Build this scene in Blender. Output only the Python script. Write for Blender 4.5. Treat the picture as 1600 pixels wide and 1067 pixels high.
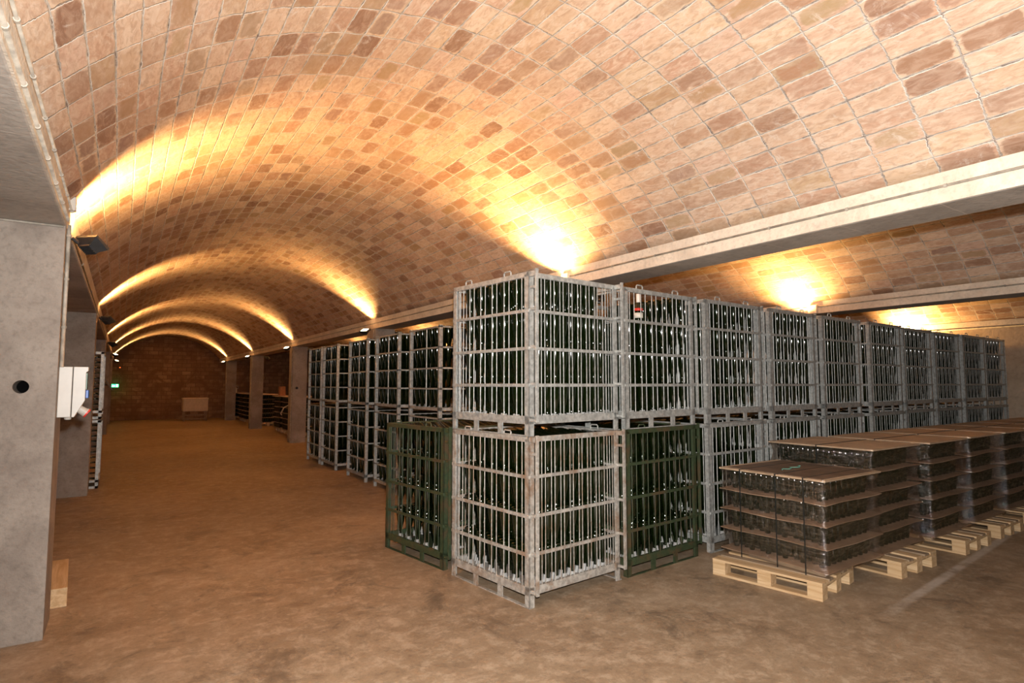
import bpy, math, random
from mathutils import Vector, Matrix, Euler
random.seed(7)
D = bpy.data
for _o in list(D.objects): D.objects.remove(_o)
SC = bpy.context.scene
COL = SC.collection
R = math.radians
# ------------------------------------------------------------------ camera, world, exposure
cam_d = D.cameras.new('camera'); cam_d.sensor_width = 36; cam_d.lens = 919/1600*36; cam_d.clip_end = 200
cam = D.objects.new('camera', cam_d); COL.objects.link(cam)
cam.location = (0, 0, 1.737); cam.rotation_euler = (R(90+4.17), 0, R(-33.5))
SC.camera = cam
w = D.worlds.new('world'); SC.world = w; w.use_nodes = True
w.node_tree.nodes['Background'].inputs[0].default_value = (1, .8, .6, 1)
w.node_tree.nodes['Background'].inputs[1].default_value = 0.0
SC.view_settings.view_transform = 'Standard'; SC.view_settings.look = 'None'
SC.view_settings.exposure = 0.14; SC.view_settings.gamma = 1; SC.view_settings.use_curve_mapping = False
FLASH_W = 1250.0
LAMP_W = 58.0
WARM = (1.0, .55, .19)
# the photographer's flash, just above the lens, throwing its light forward
fl = D.lights.new('camera_flash', 'SPOT'); fl.energy = FLASH_W; fl.color = (1, .95, .90); fl.shadow_soft_size = .035
fl.spot_size = R(152); fl.spot_blend = .75
fo = D.objects.new('camera_flash', fl); COL.objects.link(fo); fo.location = (.05, .02, 1.90)
fo.rotation_euler = (R(90+6), 0, R(-45))

# ------------------------------------------------------------------ node helpers
class NT:
    def __init__(s, name):
        s.m = D.materials.new(name); s.m.use_nodes = True; s.t = s.m.node_tree
        s.b = s.t.nodes['Principled BSDF']; s.out = s.t.nodes['Material Output']
    def n(s, typ, ins=None, **kw):
        x = s.t.nodes.new('ShaderNode'+typ)
        for k, v in kw.items(): setattr(x, k, v)
        for k, v in (ins or {}).items(): s.set(x.inputs[k], v)
        return x
    def set(s, sock, v):
        if hasattr(v, 'default_value') or hasattr(v, 'is_linked'): s.t.links.new(v, sock)
        else:
            if isinstance(v, tuple) and len(v) == 3 and sock.type == 'RGBA': v = v+(1,)
            sock.default_value = v
    def math(s, op, a, b=0.0, c=0.0): return s.n('Math', {0: a, 1: b, 2: c}, operation=op).outputs[0]
    def mr(s, v, a, b, c=0.0, d=1.0, smooth=True):
        x = s.n('MapRange', {'Value': v, 'From Min': a, 'From Max': b, 'To Min': c, 'To Max': d})
        if smooth: x.interpolation_type = 'SMOOTHSTEP'
        return x.outputs[0]
    def mix(s, f, a, b, mode='MIX'):
        x = s.n('Mix', data_type='RGBA', blend_type=mode); s.set(x.inputs[0], f); s.set(x.inputs[6], a); s.set(x.inputs[7], b)
        return x.outputs[2]
    def noise(s, scale, detail=4, vec=None, rough=.6, dist=0.0):
        x = s.n('TexNoise', {'Scale': scale, 'Detail': detail, 'Roughness': rough, 'Distortion': dist})
        if vec is None: vec = s.obj()
        s.set(x.inputs['Vector'], vec); return x.outputs[0]
    def obj(s):
        if not hasattr(s, '_tc'): s._tc = s.n('TexCoord')
        return s._tc.outputs['Object']
    def ramp(s, f, stops):
        x = s.n('ValToRGB', {0: f}); e = x.color_ramp.elements
        while len(e) < len(stops): e.new(.5)
        for i, (p, c) in enumerate(stops): e[i].position = p; e[i].color = c+(1,)
        return x.outputs[0]
    def bump(s, h, dist=.01, strength=1.0):
        x = s.n('Bump', {'Height': h, 'Distance': dist, 'Strength': strength}); s.set(s.b.inputs['Normal'], x.outputs[0])
    def p(s, **kw):
        names = dict(base='Base Color', rough='Roughness', metal='Metallic', spec='Specular IOR Level', coat='Coat Weight', em='Emission Color', es='Emission Strength', trans='Transmission Weight')
        for k, v in kw.items(): s.set(s.b.inputs[names[k]], v)
        return s.m

def simple(name, col, rough=.6, metal=0.0, var=.15, scale=8, bump=0.0, spec=.5):
    t = NT(name); nz = t.noise(scale, 5)
    c = t.mix(t.mr(nz, .3, .7), tuple(x*(1-var) for x in col), tuple(min(1, x*(1+var)) for x in col))
    if bump: t.bump(t.noise(scale*6, 4), bump)
    return t.p(base=c, rough=rough, metal=metal, spec=spec)

# ------------------------------------------------------------------ materials
def mat_vault(name='vault_tile', TU=.305, TV=.139):
    t = NT(name); uv = t.n('TexCoord').outputs['UV']
    nz = t.n('TexNoise', {'Scale': .9, 'Detail': 3, 'Vector': uv})
    off = t.n('VectorMath', {0: nz.outputs['Color'], 1: (.5, .5, .5)}, operation='SUBTRACT').outputs[0]
    off = t.n('VectorMath', {0: off, 'Scale': .13}, operation='SCALE').outputs[0]
    v2 = t.n('VectorMath', {0: uv, 1: off}, operation='ADD').outputs[0]
    nf = t.n('TexNoise', {'Scale': 9, 'Detail': 3, 'Vector': uv})
    o2 = t.n('VectorMath', {0: nf.outputs['Color'], 1: (.5, .5, .5)}, operation='SUBTRACT').outputs[0]
    o2 = t.n('VectorMath', {0: o2, 'Scale': .075}, operation='SCALE').outputs[0]
    v2 = t.n('VectorMath', {0: v2, 1: o2}, operation='ADD').outputs[0]
    s = t.n('SeparateXYZ', {0: v2}); U, V = s.outputs[0], s.outputs[1]
    fu, fv = t.math('FLOOR', U), t.math('FLOOR', V)
    a, b = t.math('FRACT', U), t.math('FRACT', V)
    du = t.math('MULTIPLY', t.math('MINIMUM', a, t.math('SUBTRACT', 1.0, a)), TU)
    dv = t.math('MULTIPLY', t.math('MINIMUM', b, t.math('SUBTRACT', 1.0, b)), TV)
    d = t.math('MINIMUM', du, dv)
    cell = t.n('CombineXYZ', {0: fu, 1: fv, 2: 0.0}).outputs[0]
    wn = t.n('TexWhiteNoise', {'Vector': cell}); r1 = wn.outputs['Value']
    sc = t.n('SeparateColor', {0: wn.outputs['Color']}); r2, r3 = sc.outputs[0], sc.outputs[1]
    mn = t.noise(9, 5, t.obj(), .65)
    dn = t.math('ADD', d, t.math('MULTIPLY', t.math('SUBTRACT', mn, .5), .022))
    mort = t.mr(dn, .0085, .0045)           # 1 in the joint
    # tile colours
    tile = t.ramp(r1, [(0, (.52, .35, .245)), (.25, (.62, .455, .33)), (.45, (.48, .29, .20)), (.65, (.58, .42, .28)), (.85, (.58, .39, .30)), (1, (.50, .36, .20))])
    strz = t.n('VectorMath', {0: t.obj(), 1: (3, 1, 3)}, operation='MULTIPLY').outputs[0]
    streak = t.noise(6, 6, strz, .7, 1.2)
    tile = t.mix(t.mr(streak, .38, .72, 0, .8), tile, (.68, .55, .43))
    blot = t.noise(11, 5, strz, .7, .8)
    tile = t.mix(t.mr(blot, .56, .36, 0, .45), tile, (.34, .20, .125))
    # weathered centre of the tile with a paler rim
    ru = t.math('MAXIMUM', t.math('SUBTRACT', .055, du), 0.0); rv = t.math('MAXIMUM', t.math('SUBTRACT', .052, dv), 0.0)
    rd = t.math('SQRT', t.math('ADD', t.math('MULTIPLY', ru, ru), t.math('MULTIPLY', rv, rv)))
    pn = t.noise(5, 5, t.obj(), .65, .8)
    shift = t.math('MULTIPLY', t.math('SUBTRACT', r1, .5), .02)
    pd = t.math('ADD', t.math('ADD', rd, shift), t.math('MULTIPLY', t.math('SUBTRACT', pn, .5), .10))
    patch = t.mr(pd, .046, .026)
    darkc = t.ramp(r2, [(0, (.20, .10, .065)), (.35, (.33, .18, .10)), (.6, (.27, .16, .13)), (.8, (.36, .26, .12)), (1, (.40, .19, .10))])
    darkc = t.mix(t.mr(streak, .4, .65, 0, .5), darkc, (.45, .31, .22))
    clus = t.math('MULTIPLY', t.math('SUBTRACT', t.noise(.55, 3, t.obj()), .5), 1.5)
    pm = t.math('MULTIPLY', patch, t.mr(t.math('ADD', r3, clus), .30, 1.0, 0, .9))
    tile = t.mix(pm, tile, darkc)
    whole = t.mr(t.math('ADD', r2, t.math('MULTIPLY', clus, .5)), .74, 1.05, 0, .6)
    tile = t.mix(whole, tile, (.31, .19, .125))
    wh = t.mr(t.noise(3.6, 8, t.obj(), .78, 1.0), .57, .70, 0, .6)
    tile = t.mix(wh, tile, (.66, .60, .53))
    joint = t.mix(t.mr(t.noise(5, 3, t.obj()), .38, .62), (.62, .57, .50), (.42, .37, .32))
    joint = t.mix(t.mr(t.math('ADD', dn, t.math('MULTIPLY', t.noise(2.5, 2, t.obj()), .004)), .0032, .0008), joint, (.17, .13, .11))
    col = t.mix(mort, tile, joint)
    h = t.math('ADD', t.mr(dn, .001, .007), t.math('MULTIPLY', t.noise(22, 5, t.obj()), .35))
    t.bump(h, .0045, .8)
    return t.p(base=col, rough=.78, spec=.25)

def mat_concrete(name, c1, c2, lines=None, scale=1.6, rough=.85, bump=.006):
    t = NT(name); n1 = t.noise(scale, 6, None, .65, .4); n2 = t.noise(scale*14, 5)
    c = t.mix(t.mr(n1, .32, .68), c1, c2)
    c = t.mix(t.mr(n2, .45, .75, 0, .35), c, tuple(x*.55 for x in c1))
    h = t.math('ADD', t.noise(scale*20, 5), t.math('MULTIPLY', n1, 2.0))
    if lines:
        y = t.n('SeparateXYZ', {0: t.obj()}).outputs[lines[0]]
        y = t.math('ADD', y, t.math('MULTIPLY', t.noise(4, 2), .02))
        f = t.math('FRACT', t.math('DIVIDE', y, lines[1]))
        m = t.mr(t.math('ABSOLUTE', t.math('SUBTRACT', f, .5)), .0, .006/lines[1], 1, 0)
        c = t.mix(t.math('MULTIPLY', m, .7), c, tuple(min(1, x*1.9) for x in c1))
    t.bump(h, bump, .6)
    return t.p(base=c, rough=rough, spec=.3)

def mat_floor():
    t = NT('floor_concrete')
    n1 = t.noise(.45, 6, None, .7, .6); n2 = t.noise(1.9, 9, None, .78, .5); n3 = t.noise(38, 6, None, .7); n4 = t.noise(7, 8, None, .8, .3)
    c = t.ramp(n1, [(.30, (.225, .155, .095)), (.5, (.31, .225, .145)), (.7, (.385, .29, .20))])
    c = t.mix(t.mr(n4, .48, .62, 0, .5), c, (.50, .40, .29))
    c = t.mix(t.mr(n2, .52, .66, 0, .45), c, (.50, .39, .28))
    c = t.mix(t.mr(n2, .48, .36, 0, .65), c, (.13, .090, .060))
    c = t.mix(t.mr(n4, .46, .32, 0, .5), c, (.12, .085, .058))
    c = t.mix(t.mr(n3, .5, .72, 0, .35), c, (.10, .07, .05))
    # worn pale paint line beside the pallets
    s = t.n('SeparateXYZ', {0: t.obj()}); X, Y = s.outputs[0], s.outputs[1]
    ly = t.math('SUBTRACT', Y, t.math('ADD', t.math('MULTIPLY', X, .098), 1.78))
    m = t.mr(t.math('ABSOLUTE', ly), .018, .06, 1, 0)
    m = t.math('MULTIPLY', m, t.mr(n2, .38, .58, .2, .95))
    m = t.math('MULTIPLY', m, t.mr(X, 4.6, 5.6))
    c = t.mix(m, c, (.56, .49, .42))
    t.bump(t.math('ADD', n3, t.math('MULTIPLY', n2, 3)), .004, .5)
    return t.p(base=c, rough=t.mr(n2, .3, .7, .42, .62), spec=.35)

def mat_steel(name, c1, c2, rust, amt, rough=.5, metal=.35):
    t = NT(name)
    oi = t.n('ObjectInfo')
    vec = t.n('VectorMath', {0: t.obj(), 1: oi.outputs['Location']}, operation='ADD').outputs[0]
    n1 = t.noise(26, 5, vec, .7); n2 = t.noise(5, 5, vec, .7, .5)
    c = t.mix(t.mr(n1, .35, .65), c1, c2)
    c = t.mix(t.mr(n2, .56-amt*.12, .68, 0, .85*min(1, amt)), c, rust)
    t.bump(n1, .002, .5)
    return t.p(base=c, rough=rough, metal=metal)

def mat_glass_bottle():
    t = NT('dark_green_glass'); oi = t.n('ObjectInfo')
    c = t.mix(t.noise(3, 2), (.002, .0045, .001), (.006, .012, .002))
    return t.p(base=c, rough=.09, spec=.8)

def mat_wood(name, c1, c2, ax=1, rough=.7):
    t = NT(name); oi = t.n('ObjectInfo')
    sc = [22, 22, 22]; sc[ax] = 1.6
    v = t.n('VectorMath', {0: t.obj(), 1: tuple(sc)}, operation='MULTIPLY').outputs[0]
    n = t.noise(1, 5, v, .6, .8)
    c = t.mix(t.mr(n, .35, .7), c1, c2)
    t.bump(n, .003, .5)
    return t.p(base=c, rough=rough, spec=.3)

def mat_wrap():
    t = NT('stretch_film')
    s = t.n('VectorMath', {0: t.obj(), 1: (4, 4, 22)}, operation='MULTIPLY').outputs[0]
    n1 = t.noise(1.5, 5, s, .6, 1.5); n2 = t.noise(9, 4, None, .6, 2.0)
    h = t.math('ADD', n1, t.math('MULTIPLY', n2, .7))
    bp = t.n('Bump', {'Height': h, 'Distance': .018, 'Strength': 1.0})
    tr = t.n('BsdfTransparent', {0: (.93, .9, .87, 1)})
    gl = t.n('BsdfGlossy', {'Color': (1, 1, 1, 1), 'Roughness': .12, 'Normal': bp.outputs[0]})
    df = t.n('BsdfDiffuse', {'Color': (.62, .52, .44, 1)})
    g2 = t.n('MixShader', {0: .04, 1: gl.outputs[0], 2: df.outputs[0]})
    fac = t.mr(n1, .38, .72, .10, .34)
    m = t.n('MixShader', {0: fac, 1: tr.outputs[0], 2: g2.outputs[0]})
    t.t.links.new(m.outputs[0], t.out.inputs[0])
    return t.m

def mat_emit(name, col, st):
    t = NT(name); return t.p(base=(0, 0, 0), em=col, es=st, rough=.5)

def mat_blockwall():
    t = NT('rough_block_wall'); v = t.n('SeparateXYZ', {0: t.obj()})
    vec = t.n('CombineXYZ', {0: v.outputs[0], 1: v.outputs[2], 2: 0.0}).outputs[0]
    n2 = t.noise(1.3, 6, None, .75, 1.0)
    br = t.n('TexBrick', {'Vector': vec, 'Color1': (.20, .12, .07, 1), 'Color2': (.34, .22, .13, 1), 'Mortar': (.12, .08, .05, 1), 'Scale': 1.0, 'Mortar Size': .012, 'Brick Width': .42, 'Row Height': .2})
    c = t.mix(t.mr(n2, .35, .65), br.outputs[0], (.16, .095, .055))
    t.bump(n2, .03, .6)
    return t.p(base=c, rough=.9, spec=.2)

M = dict(blockwall=mat_blockwall(),
    vault=mat_vault(), floor=mat_floor(),
    pillar=mat_concrete('pillar_concrete', (.25, .21, .18), (.37, .32, .275), None, 2.0, bump=.012),
    beam=mat_concrete('beam_concrete', (.34, .30, .26), (.47, .42, .37), (1, .62), 1.5),
    plaster=mat_concrete('plaster', (.60, .51, .41), (.78, .69, .57), None, 2.2, bump=.01),
    palewall=mat_concrete('pale_wall_render', (.42, .32, .23), (.58, .47, .36), None, .9, bump=.012), wall=mat_concrete('wall_render', (.30, .21, .14), (.44, .32, .22), None, .8, bump=.012),
    steel=mat_steel('galvanised_steel', (.32, .33, .32), (.53, .55, .53), (.28, .20, .15), .25),
    steel_rust=mat_steel('weathered_galvanised_steel', (.36, .345, .315), (.60, .585, .54), (.32, .20, .12), .95),
    green=mat_steel('green_painted_steel', (.026, .043, .020), (.044, .066, .030), (.10, .055, .028), .9, .55, 0),
    tray=simple('pale_plastic_tray', (.38, .38, .37), .5),
    glass=mat_glass_bottle(),
    wood=mat_wood('pale_pallet_wood', (.50, .33, .17), (.68, .50, .30)),
    woodg=mat_wood('weathered_pallet_wood', (.24, .17, .11), (.40, .30, .20)),
    card=simple('brown_card', (.34, .225, .145), .8, 0, .18, 4),
    chip=simple('top_board', (.64, .49, .34), .7, 0, .15, 5),
    film=mat_wrap(), void=simple('hole_shade_black', (.003, .003, .003), .95, spec=.05), strap=simple('black_strap', (.012, .014, .013), .35),  # void: flat black painting the shade inside the pillar holes
    pipe=simple('grey_conduit', (.36, .33, .28), .5, 0, .3, 12), darkpaper=simple('dark_brown_paper', (.16, .11, .075), .6, 0, .25, 5), white=simple('white_plastic', (.48, .46, .42), .4, 0, .05),
    black=simple('black_metal', (.022, .025, .028), .42, 0, .2, 20), blue=simple('blue_plastic', (.05, .15, .5), .4),
    red=simple('red_plastic', (.6, .03, .02), .4), greenp=simple('green_plastic', (.03, .12, .08), .4),
    teal=simple('teal_string', (.2, .5, .4), .5), lampglass=mat_emit('lit_lamp_glass', (1, .72, .40), 14.0),
    exitg=mat_emit('green_sign_light', (.05, .9, .25), 3.0), exitw=mat_emit('sign_symbol_light', (.75, 1, .8), 4.0),
    redlight=mat_emit('red_indicator', (1, .12, .02), 4.0), bin=simple('cream_plastic', (.62, .50, .36), .55, 0, .08),
    orange=simple('orange_card', (.35, .13, .04), .6), beige=simple('beige_enamel', (.50, .38, .24), .5),
    cap=simple('white_cap', (.8, .74, .66), .5), label=simple('pale_label', (.7, .66, .56), .6))

# ------------------------------------------------------------------ mesh helpers
class MB:
    def __init__(s): s.v = []; s.f = []
    def box(s, x0, y0, z0, x1, y1, z1, bev=0.0):
        n = len(s.v)
        s.v += [(x, y, z) for z in (z0, z1) for y in (y0, y1) for x in (x0, x1)]
        s.f += [tuple(n+i for i in q) for q in ((0, 2, 3, 1), (4, 5, 7, 6), (0, 1, 5, 4), (2, 6, 7, 3), (0, 4, 6, 2), (1, 3, 7, 5))]
        return s
    def tube(s, pts, r, k=8, closed=False):
        pts = [Vector(p) for p in pts]; n0 = len(s.v); m = len(pts)
        for i, p in enumerate(pts):
            if closed: d = pts[(i+1) % m]-pts[i-1]
            else: d = pts[min(i+1, m-1)]-pts[max(i-1, 0)]
            d.normalize(); u = Vector((0, 0, 1)) if abs(d.z) < .9 else Vector((1, 0, 0))
            a = d.cross(u).normalized(); b = d.cross(a)
            for j in range(k):
                t = 2*math.pi*j/k; q = p+a*(math.cos(t)*r)+b*(math.sin(t)*r); s.v.append(tuple(q))
        for i in range(m if closed else m-1):
            for j in range(k):
                i2 = (i+1) % m
                s.f.append((n0+i*k+j, n0+i*k+(j+1) % k, n0+i2*k+(j+1) % k, n0+i2*k+j))
        if not closed:
            s.f.append(tuple(n0+j for j in range(k))); s.f.append(tuple(n0+(m-1)*k+j for j in reversed(range(k))))
        return s
    def lathe(s, prof, k=16, c=(0, 0, 0)):
        n0 = len(s.v); m = len(prof)
        for r, z in prof:
            for j in range(k):
                t = 2*math.pi*j/k; s.v.append((c[0]+r*math.cos(t), c[1]+r*math.sin(t), c[2]+z))
        for i in range(m-1):
            for j in range(k):
                s.f.append((n0+i*k+j, n0+i*k+(j+1) % k, n0+(i+1)*k+(j+1) % k, n0+(i+1)*k+j))
        s.f.append(tuple(n0+j for j in reversed(range(k)))); s.f.append(tuple(n0+(m-1)*k+j for j in range(k)))
        return s
    def prism(s, poly, z0, z1, ax='z'):
        n = len(s.v); k = len(poly)
        for z in (z0, z1):
            for a, b in poly: s.v.append({'z': (a, b, z), 'y': (a, z, b), 'x': (z, a, b)}[ax])
        s.f.append(tuple(n+i for i in reversed(range(k)))); s.f.append(tuple(n+k+i for i in range(k)))
        for i in range(k): s.f.append((n+i, n+(i+1) % k, n+k+(i+1) % k, n+k+i))
        return s
    def xf(s, mat, start=0):
        for i in range(start, len(s.v)): s.v[i] = tuple(mat @ Vector(s.v[i]))
        return s
    def mesh(s, name, m, smooth=False):
        me = D.meshes.new(name); me.from_pydata(s.v, [], s.f); me.materials.append(m)
        if smooth: me.shade_smooth()
        me.update(); return me
    def obj(s, name, m, parent=None, smooth=False, bevel=0.0):
        o = D.objects.new(name, s.mesh(name, m, smooth)); COL.objects.link(o)
        if parent: o.parent = parent
        if bevel:
            b = o.modifiers.new('bevel', 'BEVEL'); b.width = bevel; b.segments = 2; b.limit_method = 'ANGLE'
        return o

def tag(o, label=None, cat=None, group=None, kind=None):
    for k, v in (('label', label), ('category', cat), ('group', group), ('kind', kind)):
        if v: o[k] = v
    return o
def thing(name, label, cat, loc=(0, 0, 0), rz=0.0, group=None):
    o = D.objects.new(name, None); COL.objects.link(o); o.location = loc; o.rotation_euler = (0, 0, rz)
    o.empty_display_size = .1
    return tag(o, label, cat, group)
def kids(o): return [c for c in D.objects if c.parent == o]
def copy_tree(o, tree, parent=None):
    c = o.copy(); COL.objects.link(c)
    if parent is not None: c.parent = parent
    for ch in tree.get(o.name, []): copy_tree(ch, tree, c)
    return c
def tree_of(root):
    t = {}
    def rec(o):
        k = kids(o); t[o.name] = k
        for c in k: rec(c)
    rec(root); return t
def struct(mb, name, m, **kw):
    o = mb.obj(name, m, **kw); o['kind'] = 'structure'; return o

# ------------------------------------------------------------------ the setting
XL, XR, ZB, ZS = -.38, 4.25, 2.87, 3.02
LBW, RBW = .52, .42
B2L, B2R = 9.27, 9.72
XW = 15.15
YB, YF = -4.0, 34.2
XWL = -5.6
PY = [5.22, 11.45, 18.3, 24.9, 31.5]
struct(MB().box(XWL-.2, YB-.2, -.15, XW+.2, YF+.2, 0), 'floor', M['floor'])
def vault(name, x0, x1, rise=1.09, zs=ZS+.02, seg=40):
    c = (x0+x1)/2; h = (x1-x0)/2; Rr = (h*h+rise*rise)/(2*rise); zc = zs+rise-Rr; a0 = math.asin(h/Rr)
    n = 60; v = []; f = []; uvs = []
    for j in range(n+1):
        y = YB+(YF-YB)*j/n
        for i in range(seg+1):
            a = -a0+2*a0*i/seg
            v.append((c+Rr*math.sin(a), y, zc+Rr*math.cos(a))); uvs.append((y/.305, a*Rr/.139+40))
    for j in range(n):
        for i in range(seg):
            p = j*(seg+1)+i; f.append((p, p+seg+1, p+seg+2, p+1))
    me = D.meshes.new(name); me.from_pydata(v, [], f); me.materials.append(M['vault'])
    ul = me.uv_layers.new(name='UVMap')
    for l in me.loops: ul.data[l.index].uv = uvs[l.vertex_index]
    me.shade_smooth(); o = D.objects.new(name, me); COL.objects.link(o); o['kind'] = 'structure'
    md = o.modifiers.new('thickness', 'SOLIDIFY'); md.thickness = .12; md.offset = 1 if me.polygons[0].normal.z > 0 else -1
    return o
vault('ceiling', XL, XR)
vault('ceiling', XR+RBW, B2L)
vault('ceiling', B2R, XW, 1.12)
vault('ceiling', XWL, XL-LBW)
def beam(name, x0, x1):
    b = struct(MB().box(x0, YB, ZB, x1, YF, ZS), name, M['beam'], bevel=.012)
    f = MB()                                       # rough plaster haunch above the beam, both faces
    f.prism([(x0-.006, ZB+.003), (x1+.006, ZB+.003), (x1+.012, ZS-.03), (x1+.02, ZS+.05), (x0-.02, ZS+.05), (x0-.012, ZS-.03)], YB, YF, 'y')
    f.box(x0+.02, YB, ZS+.05, x1-.02, YF, ZS+.4)
    struct(f, name.replace('trim', 'trim'), M['plaster'])
    return b
beam('trim_1', XL-LBW, XL); beam('trim_2', XR, XR+RBW); beam('trim_3', B2L, B2R)
struct(MB().box(XWL-.2, YF, 0, XW+.2, YF+.2, 4.6), 'wall_back', M['blockwall'])
struct(MB().box(XWL-.2, YB-.2, 0, XW+.2, YB, 4.6), 'wall_front', M['wall'])
struct(MB().box(XW, YB, 0, XW+.2, YF, 4.6), 'wall_right', M['palewall'])
struct(MB().box(XWL-.2, YB, 0, XWL, YF, 4.6), 'wall_left', M['wall'])
struct(MB().box(XW-.05, YB, ZS-.06, XW, YF, ZS+.05), 'trim_4', M['plaster'])

def pillar(x0, x1, y0, y1, label, hole=None, grp=None):
    mb = MB()
    if not hole: mb.box(x0, y0, 0, x1, y1, ZB)
    else:
        hx, hz, hr = hole; k = 32; q = hr*2
        mb.v += [(x0, y0, 0), (x1, y0, 0), (x1, y0, ZB), (x0, y0, ZB), (x0, y1, 0), (x1, y1, 0), (x1, y1, ZB), (x0, y1, ZB)]
        mb.f += [(1, 5, 6, 2), (5, 4, 7, 6), (4, 0, 3, 7), (3, 2, 6, 7), (4, 5, 1, 0)]
        n = len(mb.v); mb.v += [(a, y0, b) for a, b in ((hx-q, hz-q), (hx+q, hz-q), (hx+q, hz+q), (hx-q, hz+q))]
        mb.f += [(0, 1, n+1, n), (1, 2, n+2, n+1), (2, 3, n+3, n+2), (3, 0, n, n+3)]
        m = len(mb.v)
        for lay in range(3):
            for j in range(k):
                t = 2*math.pi*(j+.0)/k; cx, cz = math.cos(t), math.sin(t)
                if lay == 0: g = q/max(abs(cx), abs(cz)); mb.v.append((hx+g*cx, y0, hz+g*cz))
                else: mb.v.append((hx+hr*cx, y0 if lay == 1 else y0+.25, hz+hr*cz))
        for lay in range(2):
            for j in range(k):
                j2 = (j+1) % k; mb.f.append((m+lay*k+j, m+(lay+1)*k+j, m+(lay+1)*k+j2, m+lay*k+j2))
        mb.f.append(tuple(m+2*k+j for j in range(k)))
    o = mb.obj('pillar', M['pillar'])
    if hole: MB().lathe([(hole[2]*.98, 0), (hole[2]*.98, .01)], 24).xf(Matrix.Translation((hole[0], y0+.20, hole[1])) @ Matrix.Rotation(R(90), 4, 'X')).obj('hole_shade_disc', M['void'], o)  # black disc stands in for the shade deep inside the hole
    return tag(o, label, 'pillar', None, 'structure')
NTH = ['nearest', 'second', 'third', 'fourth', 'last']
for i, y in enumerate(PY):
    pillar(XL-LBW, XL, y, y+.46, '%s grey concrete pillar along the left of the vaulted aisle' % NTH[i], (-.575, 1.72, .045) if i == 0 else None)
    pillar(XR, XR+RBW, y, y+.46, '%s tan concrete pillar along the right of the vaulted aisle' % NTH[i], (XR+.13, 1.63, .035) if i == 2 else None)
    pillar(B2L, B2R, y+.2, y+.66, '%s concrete pillar under the far right beam behind the crates' % NTH[i])

# ------------------------------------------------------------------ bottles
TIP = [(.0135, 0), (.0165, .003), (.0165, .012), (.0145, .016), (.0150, .060), (.0185, .085), (.0270, .115), (.0325, .135), (.0365, .160), (.0393, .183), (.0412, .205), (.0426, .228), (.0436, .250), (.0440, .268), (.0430, .283), (.0385, .291), (.030, .294), (.012, .280)]
LOW = [(.015, 0), (.0150, .060), (.0270, .115), (.0365, .160), (.0412, .205), (.0436, .250), (.0440, .274), (.037, .291), (.012, .285)]
SHORT = [(.0195, 0), (.0225, .003), (.0245, .012), (.0300, .036), (.0360, .062), (.0410, .092), (.0430, .118), (.0428, .136), (.0412, .150), (.0375, .162), (.030, .168), (.012, .163)]
SHORTL = [(.026, 0), (.0290, .012), (.0350, .055), (.0425, .10), (.0425, .155), (.036, .169), (.012, .165)]
bottle_mesh = MB().lathe(TIP, 16).mesh('wine_bottle', M['glass'], True)
short_mesh = MB().lathe(SHORT, 14).mesh('wine_bottle', M['glass'], True)
STUFF = MB(); STUFF_S = MB()
def put_bottle(mesh, mat, x, y, z, label, group):
    o = D.objects.new('wine_bottle', mesh); COL.objects.link(o)
    o.matrix_world = mat @ Matrix.Translation((x, y, z)) @ Matrix.Rotation(random.uniform(0, 6), 4, 'Z') @ Matrix.Rotation(R(random.uniform(-.7, .7)), 4, 'X')
    tag(o, label, 'bottle', group); return o
def stuff_bottle(mb, prof, mat, x, y, z, k=7):
    n = len(mb.v); mb.lathe(prof, k, (x, y, z)); mb.xf(mat, n)
PX, PYP, LAYER = .095, .0825, .2945
def slots(nx=10, ny=12, wx=1.08, wy=1.08):
    ox = (wx-(nx-1)*PX-PX/2)/2; oy = (wy-(ny-1)*PYP)/2
    for j in range(ny):
        for i in range(nx):
            yield i, j, ox+i*PX+(PX/2 if j % 2 else 0), oy+j*PYP
DECK = .137

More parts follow.
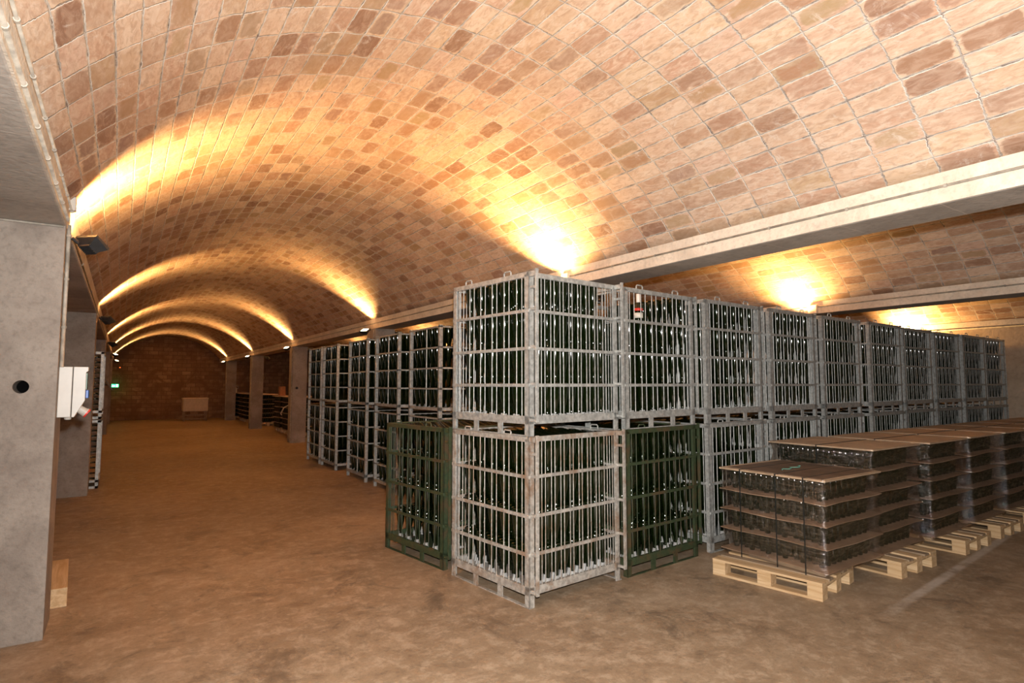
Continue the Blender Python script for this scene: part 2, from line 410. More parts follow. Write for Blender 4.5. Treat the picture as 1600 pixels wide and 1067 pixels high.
# ------------------------------------------------------------------ crates (local: hook side = -X, gate side = -Y)
CW = 1.08; CH = 1.325
RZ = [.405, .70, 1.005]
def crate_proto(metal, label):
    root = thing('bottle_crate', label, 'crate')
    p = .055; t = .012
    for (x, y) in ((0, 0), (CW-p, 0), (0, CW-p), (CW-p, CW-p)):
        m = MB(); fx = x if x == 0 else CW-t; fy = y if y == 0 else CW-t
        m.box(x, fy, 0, x+p, fy+t, CH-.02); m.box(fx, y, 0, fx+t, y+p, CH-.02)      # angle iron
        m.obj('post', metal, root, bevel=.002)
    m = MB(); h = .052                                                               # base frame
    for a in (0, CW-.03): m.box(a, .0, .095, a+.03, CW, .095+h+.012); m.box(0, a, .095, CW, a+.03, .095+h+.012)
    m.box(.02, .02, .100, CW-.02, CW-.02, .108)
    m.obj('base_frame', metal, root, bevel=.002)
    m = MB()
    for i, j, x, y in slots():
        if i in (0, 9) or j in (0, 1, 10, 11): m.lathe([(.034, 0), (.024, .03), (.0195, .055)], 6, (x, y, .108))
    m.obj('bottle_tray', M['tray'], root)
    for sx in (0, CW-.012):                                                          # fork pockets on the two hook sides
        for y in (.34, .68):
            MB().box(sx, y, .006, sx+.012, y+.06, .10).obj('foot', metal, root)
        MB().box(sx, 0, 0, sx+.03, CW, .008).obj('bottom_runner', metal, root)
    rails = []
    for a, b, c, d in ((0, 0, .028, CW), (CW-.028, 0, CW, CW), (0, 0, CW, .028), (0, CW-.028, CW, CW)):
        rails.append(MB().box(a, b, CH-.045, c, d, CH-.003).obj('top_rail', metal, root, bevel=.003))
    for z in RZ:
        for a, b, c, d in ((-.004, 0, .014, CW), (CW-.014, 0, CW+.004, CW), (0, -.004, CW, .014), (0, CW-.014, CW, CW+.004)):
            MB().box(a, b, z-.013, c, d, z+.013).obj('middle_rail', metal, root, bevel=.002)
    for sx in (.012, CW-.012):
        m = MB()
        for q in range(6):
            yc = .108+q*.165+.02
            for dy in (-.028, .038): m.tube([(sx, yc+dy, .12), (sx, yc+dy, CH-.02)], .0041, 6)
        m.obj('bar_grille', metal, root)
    for sy in (.012, CW-.012):
        m = MB()
        for q in range(18):
            xx = .085+q*.0535+(.007 if q % 2 else -.007); m.tube([(xx, sy, .12), (xx, sy, CH-.02)], .0039, 6)
        m.obj('bar_grille', metal, root)
    for sx in (.012, CW-.012):
        for y in (.24, .80):
            MB().tube([(sx, y, CH-.035), (sx, y, CH+.022), (sx, y+.012, CH+.034), (sx, y+.078, CH+.034), (sx, y+.09, CH+.022), (sx, y+.09, CH-.035)], .0068, 8).obj('lifting_lug', metal, rails[0 if sx < .5 else 1])
    for x in (.004, CW-.034):                                                        # proud gate brackets
        m = MB().box(x, -.082, .112, x+.03, -.066, CH+.012)
        for z in (.118, .405, .70, 1.005, 1.18): m.box(x+.004, -.07, z, x+.026, .005, z+.022)
        m.box(x, -.08, CH-.045, x+.03, .005, CH-.003)
        m.obj('gate_bracket', metal, root, bevel=.002)
    return root
protoS = crate_proto(M['steel'], 'x'); treeS = tree_of(protoS)
protoR = crate_proto(M['steel_rust'], 'x'); treeR = tree_of(protoR)
protoG = crate_proto(M['green'], 'x'); treeG = tree_of(protoG)
used = set()
def place_crate(kind, x, y, z, ang, turned, label, group='bottle crates'):
    """x,y = world position of the corner seen at the left front; turned: hook side faces the front"""
    pr, tr = {'s': (protoS, treeS), 'r': (protoR, treeR), 'g': (protoG, treeG)}[kind]
    o = pr if kind not in used else copy_tree(pr, tr)
    used.add(kind)
    a = R(ang)
    if turned:
        off = Vector((math.cos(a), math.sin(a)))*CW
        o.location = (x+off.x, y+off.y, z); o.rotation_euler = (0, 0, a+math.pi/2)
    else:
        o.location = (x, y, z); o.rotation_euler = (0, 0, a)
    tag(o, label, 'crate', group)
    return Matrix.LocRotScale(o.location, o.rotation_euler, None)

def fill(mat, layers=4, indiv=None, label='', group='', skip=None, depth=4, sides='-x-y', full_top=False, full=True):
    for L in range(layers):
        for i, j, x, y in slots():
            if skip and skip(L, i, j): continue
            z = DECK+L*LAYER
            if indiv and indiv(L, i, j):
                put_bottle(bottle_mesh, mat, x, y, z, label(L, i, j), group(L, i, j)); continue
            keep = full or (('-x' in sides and i < depth) or ('+x' in sides and i > 9-depth) or ('-y' in sides and j < 2*depth-1) or ('+y' in sides and j > 12-2*depth))
            if keep or (full_top and L == layers-1): stuff_bottle(STUFF, LOW, mat, x, y, z)
LN = ['bottom', 'second', 'third', 'top']
def lab(which):
    return (lambda L, i, j: 'neck-down bottle, front row, %s layer of the %s' % (LN[L], which)), (lambda L, i, j: 'bottles in the %s layer of the %s' % (LN[L], which))
outer = lambda L, i, j: (i == 0 and j % 2 == 0) or j == 0
front = lambda L, i, j: i == 0 and j % 2 == 0
Z2 = CH
# front stack
mt = place_crate('r', 2.700, 3.835, 0, 6.2, False, 'weathered pale steel bottle crate on the floor at the front corner')
a, b = lab('lower front corner crate'); fill(mt, 4, outer, a, b, sides='-x-y+x+y', full_top=True)
mt = place_crate('s', 2.700, 3.835, Z2, 6.2, False, 'galvanised steel bottle crate stacked on top at the front corner')
a, b = lab('upper front corner crate'); fill(mt, 4, outer, a, b, sides='-x-y+x+y', skip=lambda L, i, j: L == 3 and i == 9)
# second column
mt = place_crate('g', 3.87, 3.955, 0, 5, True, 'dark green steel crate on the floor right of the front corner stack')
a, b = lab('green crate right of the front corner')
fill(mt, 4, front, a, b, sides='-x-y+x', full_top=True)
mt = place_crate('s', 3.87, 3.955, Z2, 5, True, 'galvanised crate stacked on the dark green crate, its top layer partly empty')
a, b = lab('upper crate above the green one')
fill(mt, 4, front, a, b, sides='-x-y+x', skip=lambda L, i, j: L == 3 and j > 1)
# green crate left
mt = place_crate('g', 2.575, 5.06, 0, 8, False, 'dark green steel crate on the aisle side, behind the front corner stack')
a, b = lab('green crate on the aisle side')
fill(mt, 4, front, a, b, sides='-x-y', full_top=True)
ROW = [(5.14, 4.04, 4.0), (6.41, 4.12, 3.5), (7.67, 4.18, 3.5), (9.02, 4.23, 3), (10.38, 4.36, 2), (11.65, 4.41, 1.5), (12.80, 4.40, 1.5), (13.93, 4.44, 1)]
ORD = ['third', 'fourth', 'fifth', 'sixth', 'seventh', 'eighth', 'ninth', 'last, tenth']
for k, (x, y, a_) in enumerate(ROW):
    for lev in (0, 1):
        mt = place_crate('s', x, y, Z2*lev, a_, True, 'grey steel bottle crate, %s tier, %s column of the long row' % (('lower', 'upper')[lev], ORD[k]))
        if k == 0 and lev == 1:
            a, b = lab('third upper crate of the long row'); fill(mt, 4, front, a, b, sides='-x+y-y')
        else: fill(mt, 4, depth=6, sides='-x' + ('+y-y' if k < 4 else ''), full=k < 4)

# wide-mesh crates of the aisle stacks
def mesh_crate_proto():
    root = thing('bottle_crate', 'x', 'crate'); H = 1.285; W, Dp = 1.04, 1.05; metal = M['steel']
    for x in (0, Dp-.05):
        for y in (0, W-.05): MB().box(x, y, 0, x+.05, y+.05, H-.0).obj('post', metal, root, bevel=.003)
    m = MB()
    for a in (0, Dp-.03): m.box(a, 0, .085, a+.03, W, .13)
    for a in (0, W-.03): m.box(0, a, .085, Dp, a+.03, .13)
    m.box(.02, .02, .09, Dp-.02, W-.02, .10); m.obj('base_frame', metal, root)
    for z in (.39, .68, .97, 1.26):
        n = 'top_rail' if z > 1.2 else 'middle_rail'
        for a, b, c, d in ((0, 0, .02, W), (Dp-.02, 0, Dp, W), (0, 0, Dp, .02), (0, W-.02, Dp, W)):
            MB().box(a, b, z-.011, c, d, z+.011).obj(n, metal, root)
    for sx in (.01, Dp-.01): MB().tube([(sx, W*.42, .1), (sx, W*.42, 1.275)], .009, 6).obj('middle_bar', metal, root)
    for sy in (.01, W-.01):
        m = MB()
        for x in (.35, .70): m.tube([(x, sy, .1), (x, sy, 1.26)], .007, 6)
        m.obj('side_bars', metal, root)
    return root
pm = mesh_crate_proto(); treeM = tree_of(pm); firstm = True
BL = [(13.20, 'farthest'), (12.03, 'fourth'), (10.27, 'third'), (8.82, 'second'), (7.36, 'nearest')]
for y, nm in BL:
    for lev in (0, 1):
        o = pm if firstm else copy_tree(pm, treeM); firstm = False
        o.location = (3.665, y, 1.285*lev); o.rotation_euler = (0, 0, 0)
        tag(o, 'grey wide-mesh steel crate, %s tier of the %s stack along the aisle' % (('lower', 'upper')[lev], nm), 'crate', 'wide-mesh crates along the aisle')
        mt = Matrix.Translation((3.665-.015, y-.02, 1.285*lev-.01)) @ Matrix.Diagonal((1, 1, .985, 1))
        fill(mt, 4, depth=4, sides='-x-y', full=False)

# narrow rack stack behind the second left pillar: bottles lying flat
def flat_crate(z0, label, which):
    root = thing('bottle_crate', label, 'crate', (-1.30, 12.18, z0), 0, 'flat-lying bottle crates behind the left pillar')
    H = 1.14
    for x in (0, .99):
        for y in (0, .99): MB().box(x, y, 0, x+.045, y+.045, H).obj('post', M['steel'], root)
    for z in (0, .10, H-.045):
        MB().box(0, 0, z, 1.035, .03, z+.04).obj('cross_rail', M['steel'], root)
        MB().box(1.005, 0, z, 1.035, 1.035, z+.04).obj('cross_rail', M['steel'], root)
    MB().box(.01, .01, .10, 1.02, 1.02, .115).obj('deck', M['steel'], root)
    bm = flat_mesh
    for r in range(11):
        o = D.objects.new('wine_bottle', bm); COL.objects.link(o)
        o.location = (-.315, 12.18+.09, z0+.115+.045+r*.0885); o.rotation_euler = (0, R(-90), 0)
        tag(o, 'dark wine bottle lying flat in the %s crate behind the second left pillar' % which, 'bottle', 'bottles in the %s flat-lying crate' % which)
flat_mesh = MB().lathe(TIP, 14).mesh('wine_bottle', M['glass'], True)
flat_crate(0.0, 'lower of two narrow-looking steel crates behind the second left pillar', 'lower')
flat_crate(1.155, 'upper of two narrow-looking steel crates behind the second left pillar', 'upper')

# ------------------------------------------------------------------ pallets, sheets, bottles, film
def pallet_proto(L=.95, W=.72):
    root = thing('wooden_pallet', 'x', 'pallet')
    for x, wd in ((0, .13), (.155, .09), (.305, .11), (.475, .09), (W-.13, .13)):
        MB().box(x, 0, .125, x+wd, L, .145).obj('deck_board', M['wood'] if wd > .1 else M['woodg'], root, bevel=.002)
    for y in (0, L/2-.06, L-.12): MB().box(0, y, .105, W, y+.12, .125).obj('cross_board', M['wood'], root, bevel=.002)
    for x in (0, W/2-.055, W-.11):
        MB().box(x, 0, 0, x+.11, L, .02).obj('bottom_board', M['wood'], root, bevel=.002)
        for y in (0, L/2-.06, L-.12): MB().box(x, y, .02, x+.11, y+.12, .105).obj('block', M['wood'], root, bevel=.003)
    return root
pp = pallet_proto(); treeP = tree_of(pp); firstp = True
def place_pallet(x, y, ang, label, z=0):
    global firstp
    o = pp if firstp else copy_tree(pp, treeP); firstp = False
    o.location = (x, y, z); o.rotation_euler = (0, 0, R(ang)); return tag(o, label, 'pallet', 'wooden pallets')
def sheet(mat, w, d, z, th, label, group, m, droop=.012, seed=0, sub=10):
    rnd = random.Random(seed); n = sub; mb = MB(); c = [rnd.uniform(-1, 1) for _ in range(4)]
    for s_ in (0, 1):
        for j in range(n+1):
            for i in range(n+1):
                u, v = i/n, j/n
                e = max(abs(u-.5), abs(v-.5))*2
                dz = -droop*e**6*(1+.6*math.sin(7*u+c[0]*3)+.6*math.sin(8*v+c[1]*3))
                mb.v.append((-.02+u*(w+.04), -.02+v*(d+.04), z+dz+s_*th))
    k = (n+1)*(n+1)
    for j in range(n):
        for i in range(n):
            p = j*(n+1)+i; mb.f.append((p, p+n+1, p+n+2, p+1)); mb.f.append((k+p, k+p+1, k+p+n+2, k+p+n+1))
    for i in range(n):
        for a, b2 in ((i, i+1), (n*(n+1)+i+1, n*(n+1)+i), ((i+1)*(n+1), i*(n+1)), (i*(n+1)+n, (i+1)*(n+1)+n)):
            mb.f.append((a, b2, k+b2, k+a))
    o = mb.obj('divider_sheet', m); o.matrix_world = mat
    return tag(o, label, 'sheet', group)
def load(x, y, ang, w, d, n, zb, dz, which, mode='indiv', film=True, seed=1, sides=('-x', '-y'), topm='chip'):
    mat = Matrix.Translation((x, y, 0)) @ Matrix.Rotation(R(ang), 4, 'Z')
    nx = int((w-.045)/.0925); ny = int((d-.05)/.081)
    ox = (w-(nx-1)*.0925-.046)/2; oy = (d-(ny-1)*.081)/2
    for L in range(n+1):
        top = L == n
        nmz = 'top board' if top else '%s card sheet from the floor' % ['first', 'second', 'third', 'fourth', 'fifth', 'sixth', 'seventh'][L]
        sheet(mat, w, d, zb+L*dz, .014 if top else .005, ('thick tan board capping %s' % which) if top else ('brown %s in %s' % (nmz, which)), 'sheets of '+which, M[topm] if top else M['card'], 0 if top else .008, seed*20+L)
        if top: break
        for j in range(ny):
            for i in range(nx):
                if not (i < 2 or j < 2 or i == nx-1): continue
                px, py = ox+i*.0925+(.046 if j % 2 else 0), oy+j*.081
                if mode == 'indiv' and ((i == 0 and j % 2 == 0) or j == 0):
                    put_bottle(short_mesh, mat, px, py, zb+L*dz+.006, 'dark bottle in the outer row, %s layer of %s' % (('bottom', 'second', 'third', 'top')[L], which) , 'bottles in layer %d of %s' % (L+1, which))
                elif i < 2 or j < 2: stuff_bottle(STUFF_S, SHORTL, mat, px, py, zb+L*dz+.006, 7)
    if film:
        rnd = random.Random(seed); mb = MB(); levels = []
        for L in range(n):
            for q in (0, .12, .5, .88): levels.append((zb+(L+q)*dz, {0: .026, .12: .012, .5: -.004, .88: .010}[q]))
        levels.append((zb+n*dz+.012, .028)); levels.insert(0, (zb-.05, .0)); levels.append((zb+n*dz+.020, .022))
        def ring(o_):
            rc = .028+o_*.3; pts = []
            cs = [(w+o_-rc, d+o_-rc, 0), (-o_+rc, d+o_-rc, 90), (-o_+rc, -o_+rc, 180), (w+o_-rc, -o_+rc, 270)]
            for ci in range(4):
                cx, cy, a0 = cs[ci]
                for q in range(7): a = R(a0+15*q); pts.append((cx+rc*math.cos(a), cy+rc*math.sin(a), 1))
                nx_, ny_, na = cs[(ci+1) % 4]; a = R(a0+90)
                p0 = (cx+rc*math.cos(a), cy+rc*math.sin(a)); p1 = (nx_+rc*math.cos(a), ny_+rc*math.sin(a))
                for q in range(1, 9): pts.append((p0[0]+(p1[0]-p0[0])*q/9, p0[1]+(p1[1]-p0[1])*q/9, 0))
            return pts
        per = len(ring(0))
        for z, o_ in levels:
            for px, py, cor in ring(max(o_, -.01)):
                jx = rnd.uniform(-.005, .005) if o_ < .02 and not cor else rnd.uniform(-.0015, .0015)
                mb.v.append((px+(-jx if px < w/2 else jx), py+(-jx if py < d/2 else jx), z+(rnd.uniform(-.006, .006) if o_ < .02 else 0)))
        for q in range(len(levels)-1):
            for k in range(per):
                k2 = (k+1) % per; mb.f.append((q*per+k, q*per+k2, (q+1)*per+k2, (q+1)*per+k))
        o = mb.obj('stretch_wrap', M['film'], smooth=True); o.matrix_world = mat
        tag(o, 'clear plastic stretch wrap around %s' % which, 'plastic wrap', 'stretch wrap')
        st = 0
        for fx in ((.16, .42, .78) if mode == 'indiv' else (.5,)):
            mb = MB(); yy = d*fx; off = .034
            mb.box(-off, yy, .118, -off+.003, yy+.010, zb+n*dz+.018); mb.box(-off, yy, zb+n*dz+.015, w+off, yy+.014, zb+n*dz+.019)
            mb.box(w+off-.003, yy, .118, w+off, yy+.014, zb+n*dz+.018)
            o = mb.obj('strap', M['strap']); o.matrix_world = mat
            tag(o, 'black strap over the %s of %s' % (('front end', 'middle', 'back end')[st], which) if mode == 'indiv' else 'thin black strap around %s' % which, 'strap', 'straps'); st += 1
    return mat
place_pallet(4.745, 2.665, 9.0, 'pale wooden pallet under the nearest, lowest wrapped bottle load')
m1 = load(4.885, 2.70, 1.2, .95, .975, 4, .20, .182, 'the nearest wrapped load', seed=1)
MB().box(4.92, 2.74, .1451, 5.36, 3.45, .185).obj('packing_board', M['woodg'])
D.objects['packing_board'].rotation_euler = (0, 0, 0)
tag(D.objects['packing_board'], 'thin grey wooden board lying between the nearest pallet and its load', 'board')
tg = MB().box(4.90, 2.73, .9425, 5.80, 3.64, .9455).obj('paper_cover', M['darkpaper']); tg.rotation_euler = (0, 0, R(0)); tag(tg, 'dark brown paper cover on top of the nearest wrapped load', 'paper')
# teal string on the first load
mb = MB(); mb.tube([(5.10+.05*k, 3.20+.03*math.sin(k*1.9)+.006*k, .951+.001*math.sin(k*3)+.003) for k in range(9)], .004, 5)
tag(mb.obj('string', M['teal'], smooth=True), 'pale green string lying on top of the nearest wrapped load', 'string')
PN = ['second', 'third', 'fourth', 'fifth', 'sixth', 'seventh', 'eighth']
PX_ = [(5.88, 2.575, 0, 5.92, 2.80), (7.235, 2.56, 1, 7.10, 2.79), (8.32, 2.60, 0, 8.27, 2.83), (9.45, 2.60, 1, 9.46, 2.86), (10.6, 2.62, 0, 10.62, 2.88), (11.75, 2.62, 0, 11.78, 2.9), (12.9, 2.62, 1, 12.95, 2.9)]
ORDP = ['second', 'third', 'fourth', 'fifth', 'sixth', 'seventh', 'last']
for k, (px, py, an, lx, ly) in enumerate(PX_):
    place_pallet(px, py, an, 'wooden pallet under the %s wrapped load counting from the front' % ORDP[k])
    load(lx, ly, 1.0, .98, 1.02, 5, .16, .190, 'the %s wrapped load from the front' % ORDP[k], 'stuff', seed=k+2)

# pallet lying by the near left pillar
place_pallet(-1.01, 5.86, 3, 'pale wooden pallet on the floor behind the near left pillar')

# dark stacks far away beside the right pillars
FS = [(4.78, 20.0), (4.78, 21.2), (4.78, 22.6), (4.72, 26.3), (4.72, 27.6), (4.72, 28.9), (4.72, 30.2), (4.6, 32.2), (4.6, 33.15)]
for k, (x, y) in enumerate(FS):
    nm = 'the %s far dark stack' % ['first', 'second', 'third', 'fourth', 'fifth', 'sixth', 'seventh', 'eighth', 'ninth'][k]
    place_pallet(x+.1, y, 0, 'wooden pallet under %s' % nm)
    load(x, y, 0, .95, 1.0, 6, .16, .19, nm, 'stuff', False, seed=k+30)
so = STUFF.obj('wine_bottles', M['glass'], smooth=True); tag(so, 'dark green wine bottles packed neck-down inside the steel crates', 'bottles', None, 'stuff')
so = STUFF_S.obj('wine_bottles', M['glass'], smooth=True); tag(so, 'dark bottles packed between the card sheets on the pallets', 'bottles', None, 'stuff')

# ------------------------------------------------------------------ floodlights
def floodlight(x, y, z, d, label, side, power=LAMP_W, scale=.9, spread=125):
    root = thing('floodlight', label, 'floodlight', (x, y, z), 0, 'floodlights on the pillars')
    q = Vector(d).to_track_quat('Z', 'Y'); mt = q.to_matrix().to_4x4() @ Matrix.Scale(scale, 4)
    b = MB()
    prof = [(-.045, -.035), (-.075, -.06)]
    n = len(b.v)
    b.v += [(-.05, -.04, -.07), (.05, -.04, -.07), (.05, .04, -.07), (-.05, .04, -.07), (-.10, -.075, 0), (.10, -.075, 0), (.10, .075, 0), (-.10, .075, 0), (-.10, -.075, .022), (.10, -.075, .022), (.10, .075, .022), (-.10, .075, .022), (-.088, -.063, .022), (.088, -.063, .022), (.088, .063, .022), (-.088, .063, .022), (-.088, -.063, .004), (.088, -.063, .004), (.088, .063, .004), (-.088, .063, .004)]
    b.f += [(3, 2, 1, 0)]
    for r_ in range(4):
        for j in range(4): b.f.append((r_*4+j, r_*4+(j+1) % 4, (r_+1)*4+(j+1) % 4, (r_+1)*4+j))
    b.f.append((16, 17, 18, 19))
    b.xf(mt).obj('housing', M['black'], root); hs = kids(root)[0]
    f = MB()
    for k in range(7):
        s_ = -.045+k*.015
        f.prism([(-.092, -.004), (-.048, -.078), (.048, -.078), (.092, -.004)], s_-.0025, s_+.0025, 'y')
    f.xf(mt).obj('cooling_fins', M['black'], hs)
    g = MB().box(-.087, -.062, .010, .087, .062, .013).xf(mt); g.obj('glass', M['lampglass'], hs)
    br = MB(); sx = -side
    br.tube([(0, 0, -.05), (-side*.06, 0, -.02), (-side*.12, 0, .03)], .014, 8); br.obj('bracket', M['black'], root)
    ld = D.lights.new('bulb', 'AREA'); ld.shape = 'RECTANGLE'; ld.size = .17*scale; ld.size_y = .12*scale; ld.energy = power; ld.color = WARM
    ld.spread = R(spread)
    lo = D.objects.new('bulb', ld); COL.objects.link(lo); lo.parent = root
    lo.location = Vector(d).normalized()*.028*scale; lo.rotation_euler = (-Vector(d)).to_track_quat('Z', 'Y').to_euler()
    return root
for i, y in enumerate(PY):
    back = i < 3
    floodlight(XL+.15, y+.16, 2.79, (.42, .45 if back else -.35, .9), 'black floodlight on the %s left pillar, shining up at the vault' % NTH[i], 1, LAMP_W*(1.35 if i == 0 else .8), spread=130 if i == 0 else 100)
    floodlight(XR-.16, y+.16, 2.83, (-.45, -.30, .9), 'glowing floodlight on the %s right pillar beside the aisle' % NTH[i], -1, LAMP_W*(1.35 if i == 0 else .8), spread=130 if i == 0 else 100)
for i, y in enumerate(PY[:4]):
    floodlight(XR+RBW+.15, y+.16, 2.80, (.4, .3, .9), 'floodlight on the outer side of the %s right pillar' % NTH[i], 1, LAMP_W*.6)
    floodlight(B2L-.15, y+.16, 2.80, (-.4, -.1, .9), 'floodlight on the %s pillar of the far right beam' % NTH[i], -1, LAMP_W*1.2, spread=150)
for i, y in enumerate((6.3, 12.6)):
    floodlight(XW-.34, y, 2.78, (.35, -.5, .75), 'floodlight on the right wall %s' % ('above the end of the crate row' if i == 0 else 'deep behind the crate row'), -1, LAMP_W*1.8, spread=175)

# ------------------------------------------------------------------ conduits, boxes
def conduit(pts, r, label, clamps, axis_wall):
    root = thing('conduit', label, 'pipe')
    MB().tube(pts, r, 8).obj('pipe', M['pipe'], root, smooth=True)
    for c in clamps:
        MB().tube([(c[0], c[1]-.008, c[2]), (c[0], c[1]+.008, c[2])] if axis_wall == 'y' else [(c[0], c[1], c[2]-.008), (c[0], c[1], c[2]+.008)], r+.004, 8).obj('clamp', M['pipe'], root)
    return root
ys = [.2+.45*k for k in range(12)]
conduit([(XL+.014, YB, ZB+.035), (XL+.014, 5.2, ZB+.035)], .010, 'pale pipe clipped along the lower edge of the left beam', [(XL+.014, y, ZB+.035) for y in ys], 'y')
conduit([(XL+.030, YB, ZB+.115), (XL+.030, 5.2, ZB+.115)], .007, 'thinner pipe clipped along the upper edge of the left beam', [(XL+.030, y+.1, ZB+.115) for y in ys], 'y')
conduit([(XL+.012, 5.75, ZB+.03), (XL+.012, 33.9, ZB+.03)], .010, 'thin pipe along the left beam beyond the first pillar', [(XL+.012, 7+2*k, ZB+.03) for k in range(10)], 'y')
conduit([(XR-.012, YB, ZB+.105), (XR-.012, 33.9, ZB+.105)], .009, 'thin pipe clipped along the face of the right beam', [(XR-.012, .3+.6*k, ZB+.105) for k in range(30)], 'y')
conduit([(B2L-.013, YB, ZB+.11), (B2L-.013, 33.9, ZB+.11)], .010, 'pipe clipped along the face of the far right beam', [(B2L-.013, .3+1.2*k, ZB+.11) for k in range(16)], 'y')
conduit([(XW-.065, YB, ZB+.05), (XW-.065, 33.9, ZB+.05)], .014, 'pipe along the top of the right wall', [], 'y')
conduit([(XL+.014, PY[0]+.10, 1.86), (XL+.014, PY[0]+.10, 2.90)], .013, 'pale vertical pipe running down the near left pillar to the switch box', [(XL+.014, PY[0]+.10, z) for z in (2.15, 2.5, 2.82)], 'z')
conduit([(XL-LBW, PY[0]-.012, ZB-.01), (XL-.01, PY[0]-.012, ZB-.01)], .008, 'thin cable across the top of the near left pillar', [], 'z')
for i in (1, 2, 3, 4):
    conduit([(XR-.014, PY[i]+.05, 0.0), (XR-.014, PY[i]+.05, ZB)], .012, 'vertical pipe down the %s right pillar' % NTH[i], [], 'z')
def jbox(x, y, z, w, d, h, label, m='white'):
    o = MB().box(x, y, z, x+w, y+d, z+h).obj('junction_box', M[m], bevel=.006); return tag(o, label, 'junction box')
jbox(XL+.003, 5.22, ZS-.03, .05, .07, .10, 'small white junction box on the left beam above the near floodlight')
jbox(XR-.05, 5.2, ZB+.02, .05, .12, .12, 'junction box on the right beam behind the front corner stack', 'plaster')
jbox(B2L-.06, 5.1, ZB+.0, .06, .14, .14, 'junction box on the far right beam above the crate row', 'plaster')
jbox(XW-.08, 5.9, ZB-.06, .08, .16, .16, 'junction box on the right wall above the crate row', 'plaster')
# switch box with sockets
root = thing('switch_box', 'white switch box with angled front on the near left pillar', 'switch box', (XL+.001, PY[0]+.10, 1.50))
z0, z1 = .0, .365
MB().prism([(0, 0), (0, z1), (.080, z1), (.080, 0)], 0, .17, 'y').obj('back_box', M['white'], root, bevel=.004)
MB().prism([(.084, .0), (.084, z1), (.172, z1), (.172, z1-.03), (.160, z1-.04), (.160, .12), (.100, .0)], .0, .17, 'y').obj('front_cover', M['white'], root, bevel=.003); fc = D.objects['front_cover']
MB().box(.160, .03, .20, .166, .14, .32).obj('window_flap', M['greenp'], fc)
MB().box(.160, .04, .135, .178, .13, .195).obj('switch', M['blue'], fc, bevel=.004)
s = MB().lathe([(.028, 0), (.030, .045), (.033, .046), (.033, .058)], 16).xf(Matrix.Translation((.122, .06, .06)) @ Matrix.Rotation(R(125), 4, 'Y'))
s.obj('socket', M['white'], fc, smooth=False)
s = MB().lathe([(.034, .058), (.034, .068), (.026, .070)], 16).xf(Matrix.Translation((.122, .06, .06)) @ Matrix.Rotation(R(125), 4, 'Y'))
s.obj('socket_rim', M['red'], fc)
MB().lathe([(.018, -.02), (.022, -.012), (.022, 0)], 12, (.060, .08, 0)).obj('cable_gland', M['white'], root)

# far things
root = thing('exit_sign', 'small lit green exit sign low on the far left of the end wall', 'sign', (-.42, YF-.42, 1.60))
MB().box(0, 0, 0, .30, .03, .15).obj('panel', M['exitg'], root)
m = MB().prism([(.03, .06), (.09, .11), (.09, .085), (.16, .085), (.16, .04), (.09, .04), (.09, .015)], -.004, 0, 'y'); m.obj('arrow', M['exitw'], root)
m = MB().box(.20, -.004, .02, .27, 0, .13); m.obj('door_symbol', M['exitw'], root)
MB().box(.13, .03, .05, .17, .42, .09).obj('wall_arm', M['black'], root)
o = MB().lathe([(.02, 0), (.02, .02)], 12).xf(Matrix.Translation((-.1, YF-.0, 2.55)) @ Matrix.Rotation(R(90), 4, 'X')).obj('indicator_light', M['redlight']); tag(o, 'tiny red indicator light high on the far end wall', 'light')
root = thing('storage_bin', 'cream rectangular bin on dark legs before the far end wall', 'bin', (2.44, 31.6, 0))
m = MB().box(0, 0, .46, 1.05, .8, 1.08); m.obj('bin_body', M['bin'], root, bevel=.03)
MB().box(-.015, -.015, 1.04, 1.065, .815, 1.09).obj('rim', M['bin'], root, bevel=.01)
for x in (.03, .96):
    for y in (.03, .71): MB().box(x, y, 0, x+.06, y+.06, .47).obj('leg', M['woodg'], root)
for z in (.08, .26): MB().box(.03, .03, z, 1.02, .06, z+.06).obj('cross_bar', M['woodg'], root)
o = MB().lathe([(.002, 0), (.12, .01), (.15, .03), (.155, .045)], 24).xf(Matrix.Translation((XL+.09, 18.2, 1.70)) @ Matrix.Rotation(R(60), 4, 'Y')).obj('wall_disc', M['pipe'], smooth=True)
tag(o, 'small pale round disc fixed at the third left pillar', 'disc')
MB().tube([(XL-.05, 18.33, 1.72), (XL+.10, 18.24, 1.72)], .012, 8).obj('arm', M['black'], o)
D.objects['arm'].matrix_parent_inverse = o.matrix_world.inverted()
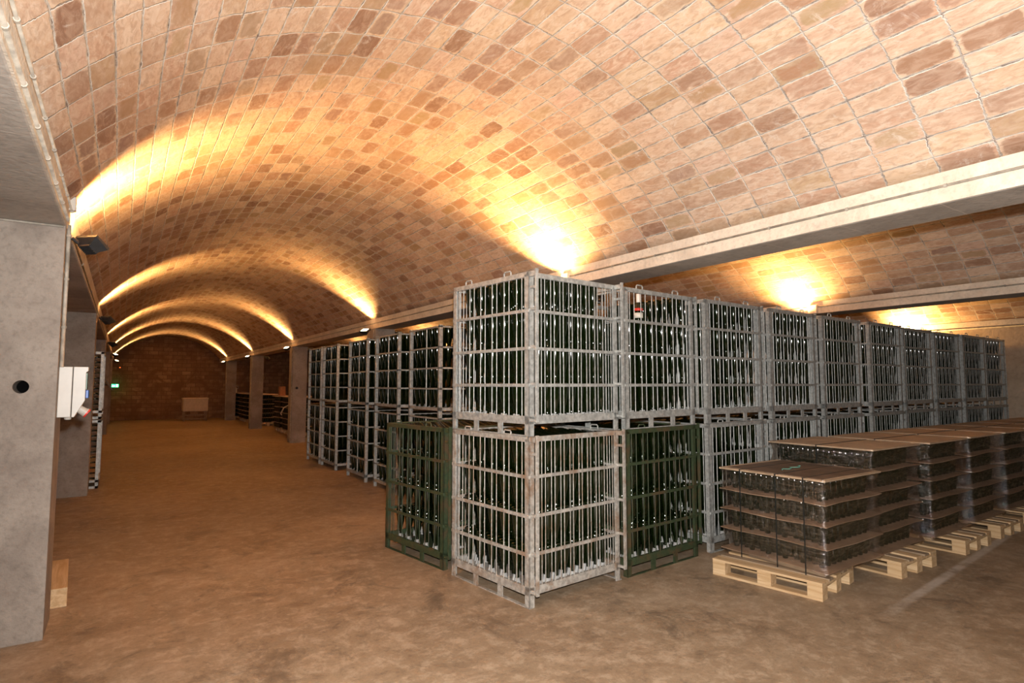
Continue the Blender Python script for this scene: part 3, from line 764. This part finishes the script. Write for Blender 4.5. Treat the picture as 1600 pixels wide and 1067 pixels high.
# beige machine with hose by the right pillars
root = thing('cleaning_machine', 'beige upright machine with a hose standing behind the third right pillar', 'machine', (4.42, 19.15, 0))
MB().lathe([(.17, .12), (.19, .14), (.20, .5), (.19, .85), (.15, 1.0), (.06, 1.08)], 20, (.2, .2, 0)).obj('tank', M['beige'], root, smooth=True)
MB().box(.0, .0, .06, .4, .4, .12).obj('base', M['black'], root)
for x in (.03, .33):
    o = MB().lathe([(.055, 0), (.06, .01), (.06, .03), (.055, .04)], 14).xf(Matrix.Translation((x, .2, .06)) @ Matrix.Rotation(R(90), 4, 'Y')).obj('wheel', M['black'], root)
MB().tube([(.2, .3, 1.0), (.1, .5, 1.1), (-.05, .7, 1.0), (-.1, .9, .8), (-.05, 1.0, .75)], .02, 8).obj('hose', M['bin'], root, smooth=True)
MB().box(-.01, .12, .55, .01, .24, .78).obj('label_plate', M['cap'], root)
o = MB().box(4.85, 22.75, 1.3151, 5.05, 22.98, 1.66).obj('cardboard_box', M['orange'], bevel=.005); tag(o, 'orange cardboard box standing on top of the far dark bottle stacks', 'box')
root = thing('jug', 'pale jug standing on the farthest dark bottle stack', 'jug', (4.75, 32.5, 1.315))
MB().lathe([(.10, 0), (.12, .03), (.12, .22), (.05, .30), (.045, .38), (.06, .40)], 16).obj('body', M['cap'], root, smooth=True)
MB().tube([(.1, 0, .2), (.17, 0, .22), (.16, 0, .32), (.04, 0, .35)], .012, 8).obj('handle', M['cap'], root, smooth=True)
# labelled bottle standing on the third layer of the partly empty upper crate
root = thing('wine_bottle', 'upright dark bottle with white neck cap and red seal in the partly empty upper crate', 'bottle', (4.16, 4.06, Z2+DECK+3*LAYER-.003))
UP = [(.030, .002), (.0385, 0), (.043, .01), (.044, .02), (.044, .11), (.0425, .133), (.036, .155), (.027, .18), (.0185, .21), (.015, .235), (.0145, .27)]
MB().lathe([(r_, z*.93) for r_, z in UP], 16).obj('glass_body', M['glass'], root, smooth=True)
MB().lathe([(.0195, .185), (.0205, .187), (.019, .235), (.020, .268), (.014, .273)], 14).obj('neck_cap', M['cap'], root, smooth=True)
MB().lathe([(.0448, .035), (.0448, .085)], 16).obj('label_band', M['label'], root, smooth=True)
MB().lathe([(.046, .105), (.046, .122), (.040, .132)], 16).obj('red_seal', M['red'], root, smooth=True)
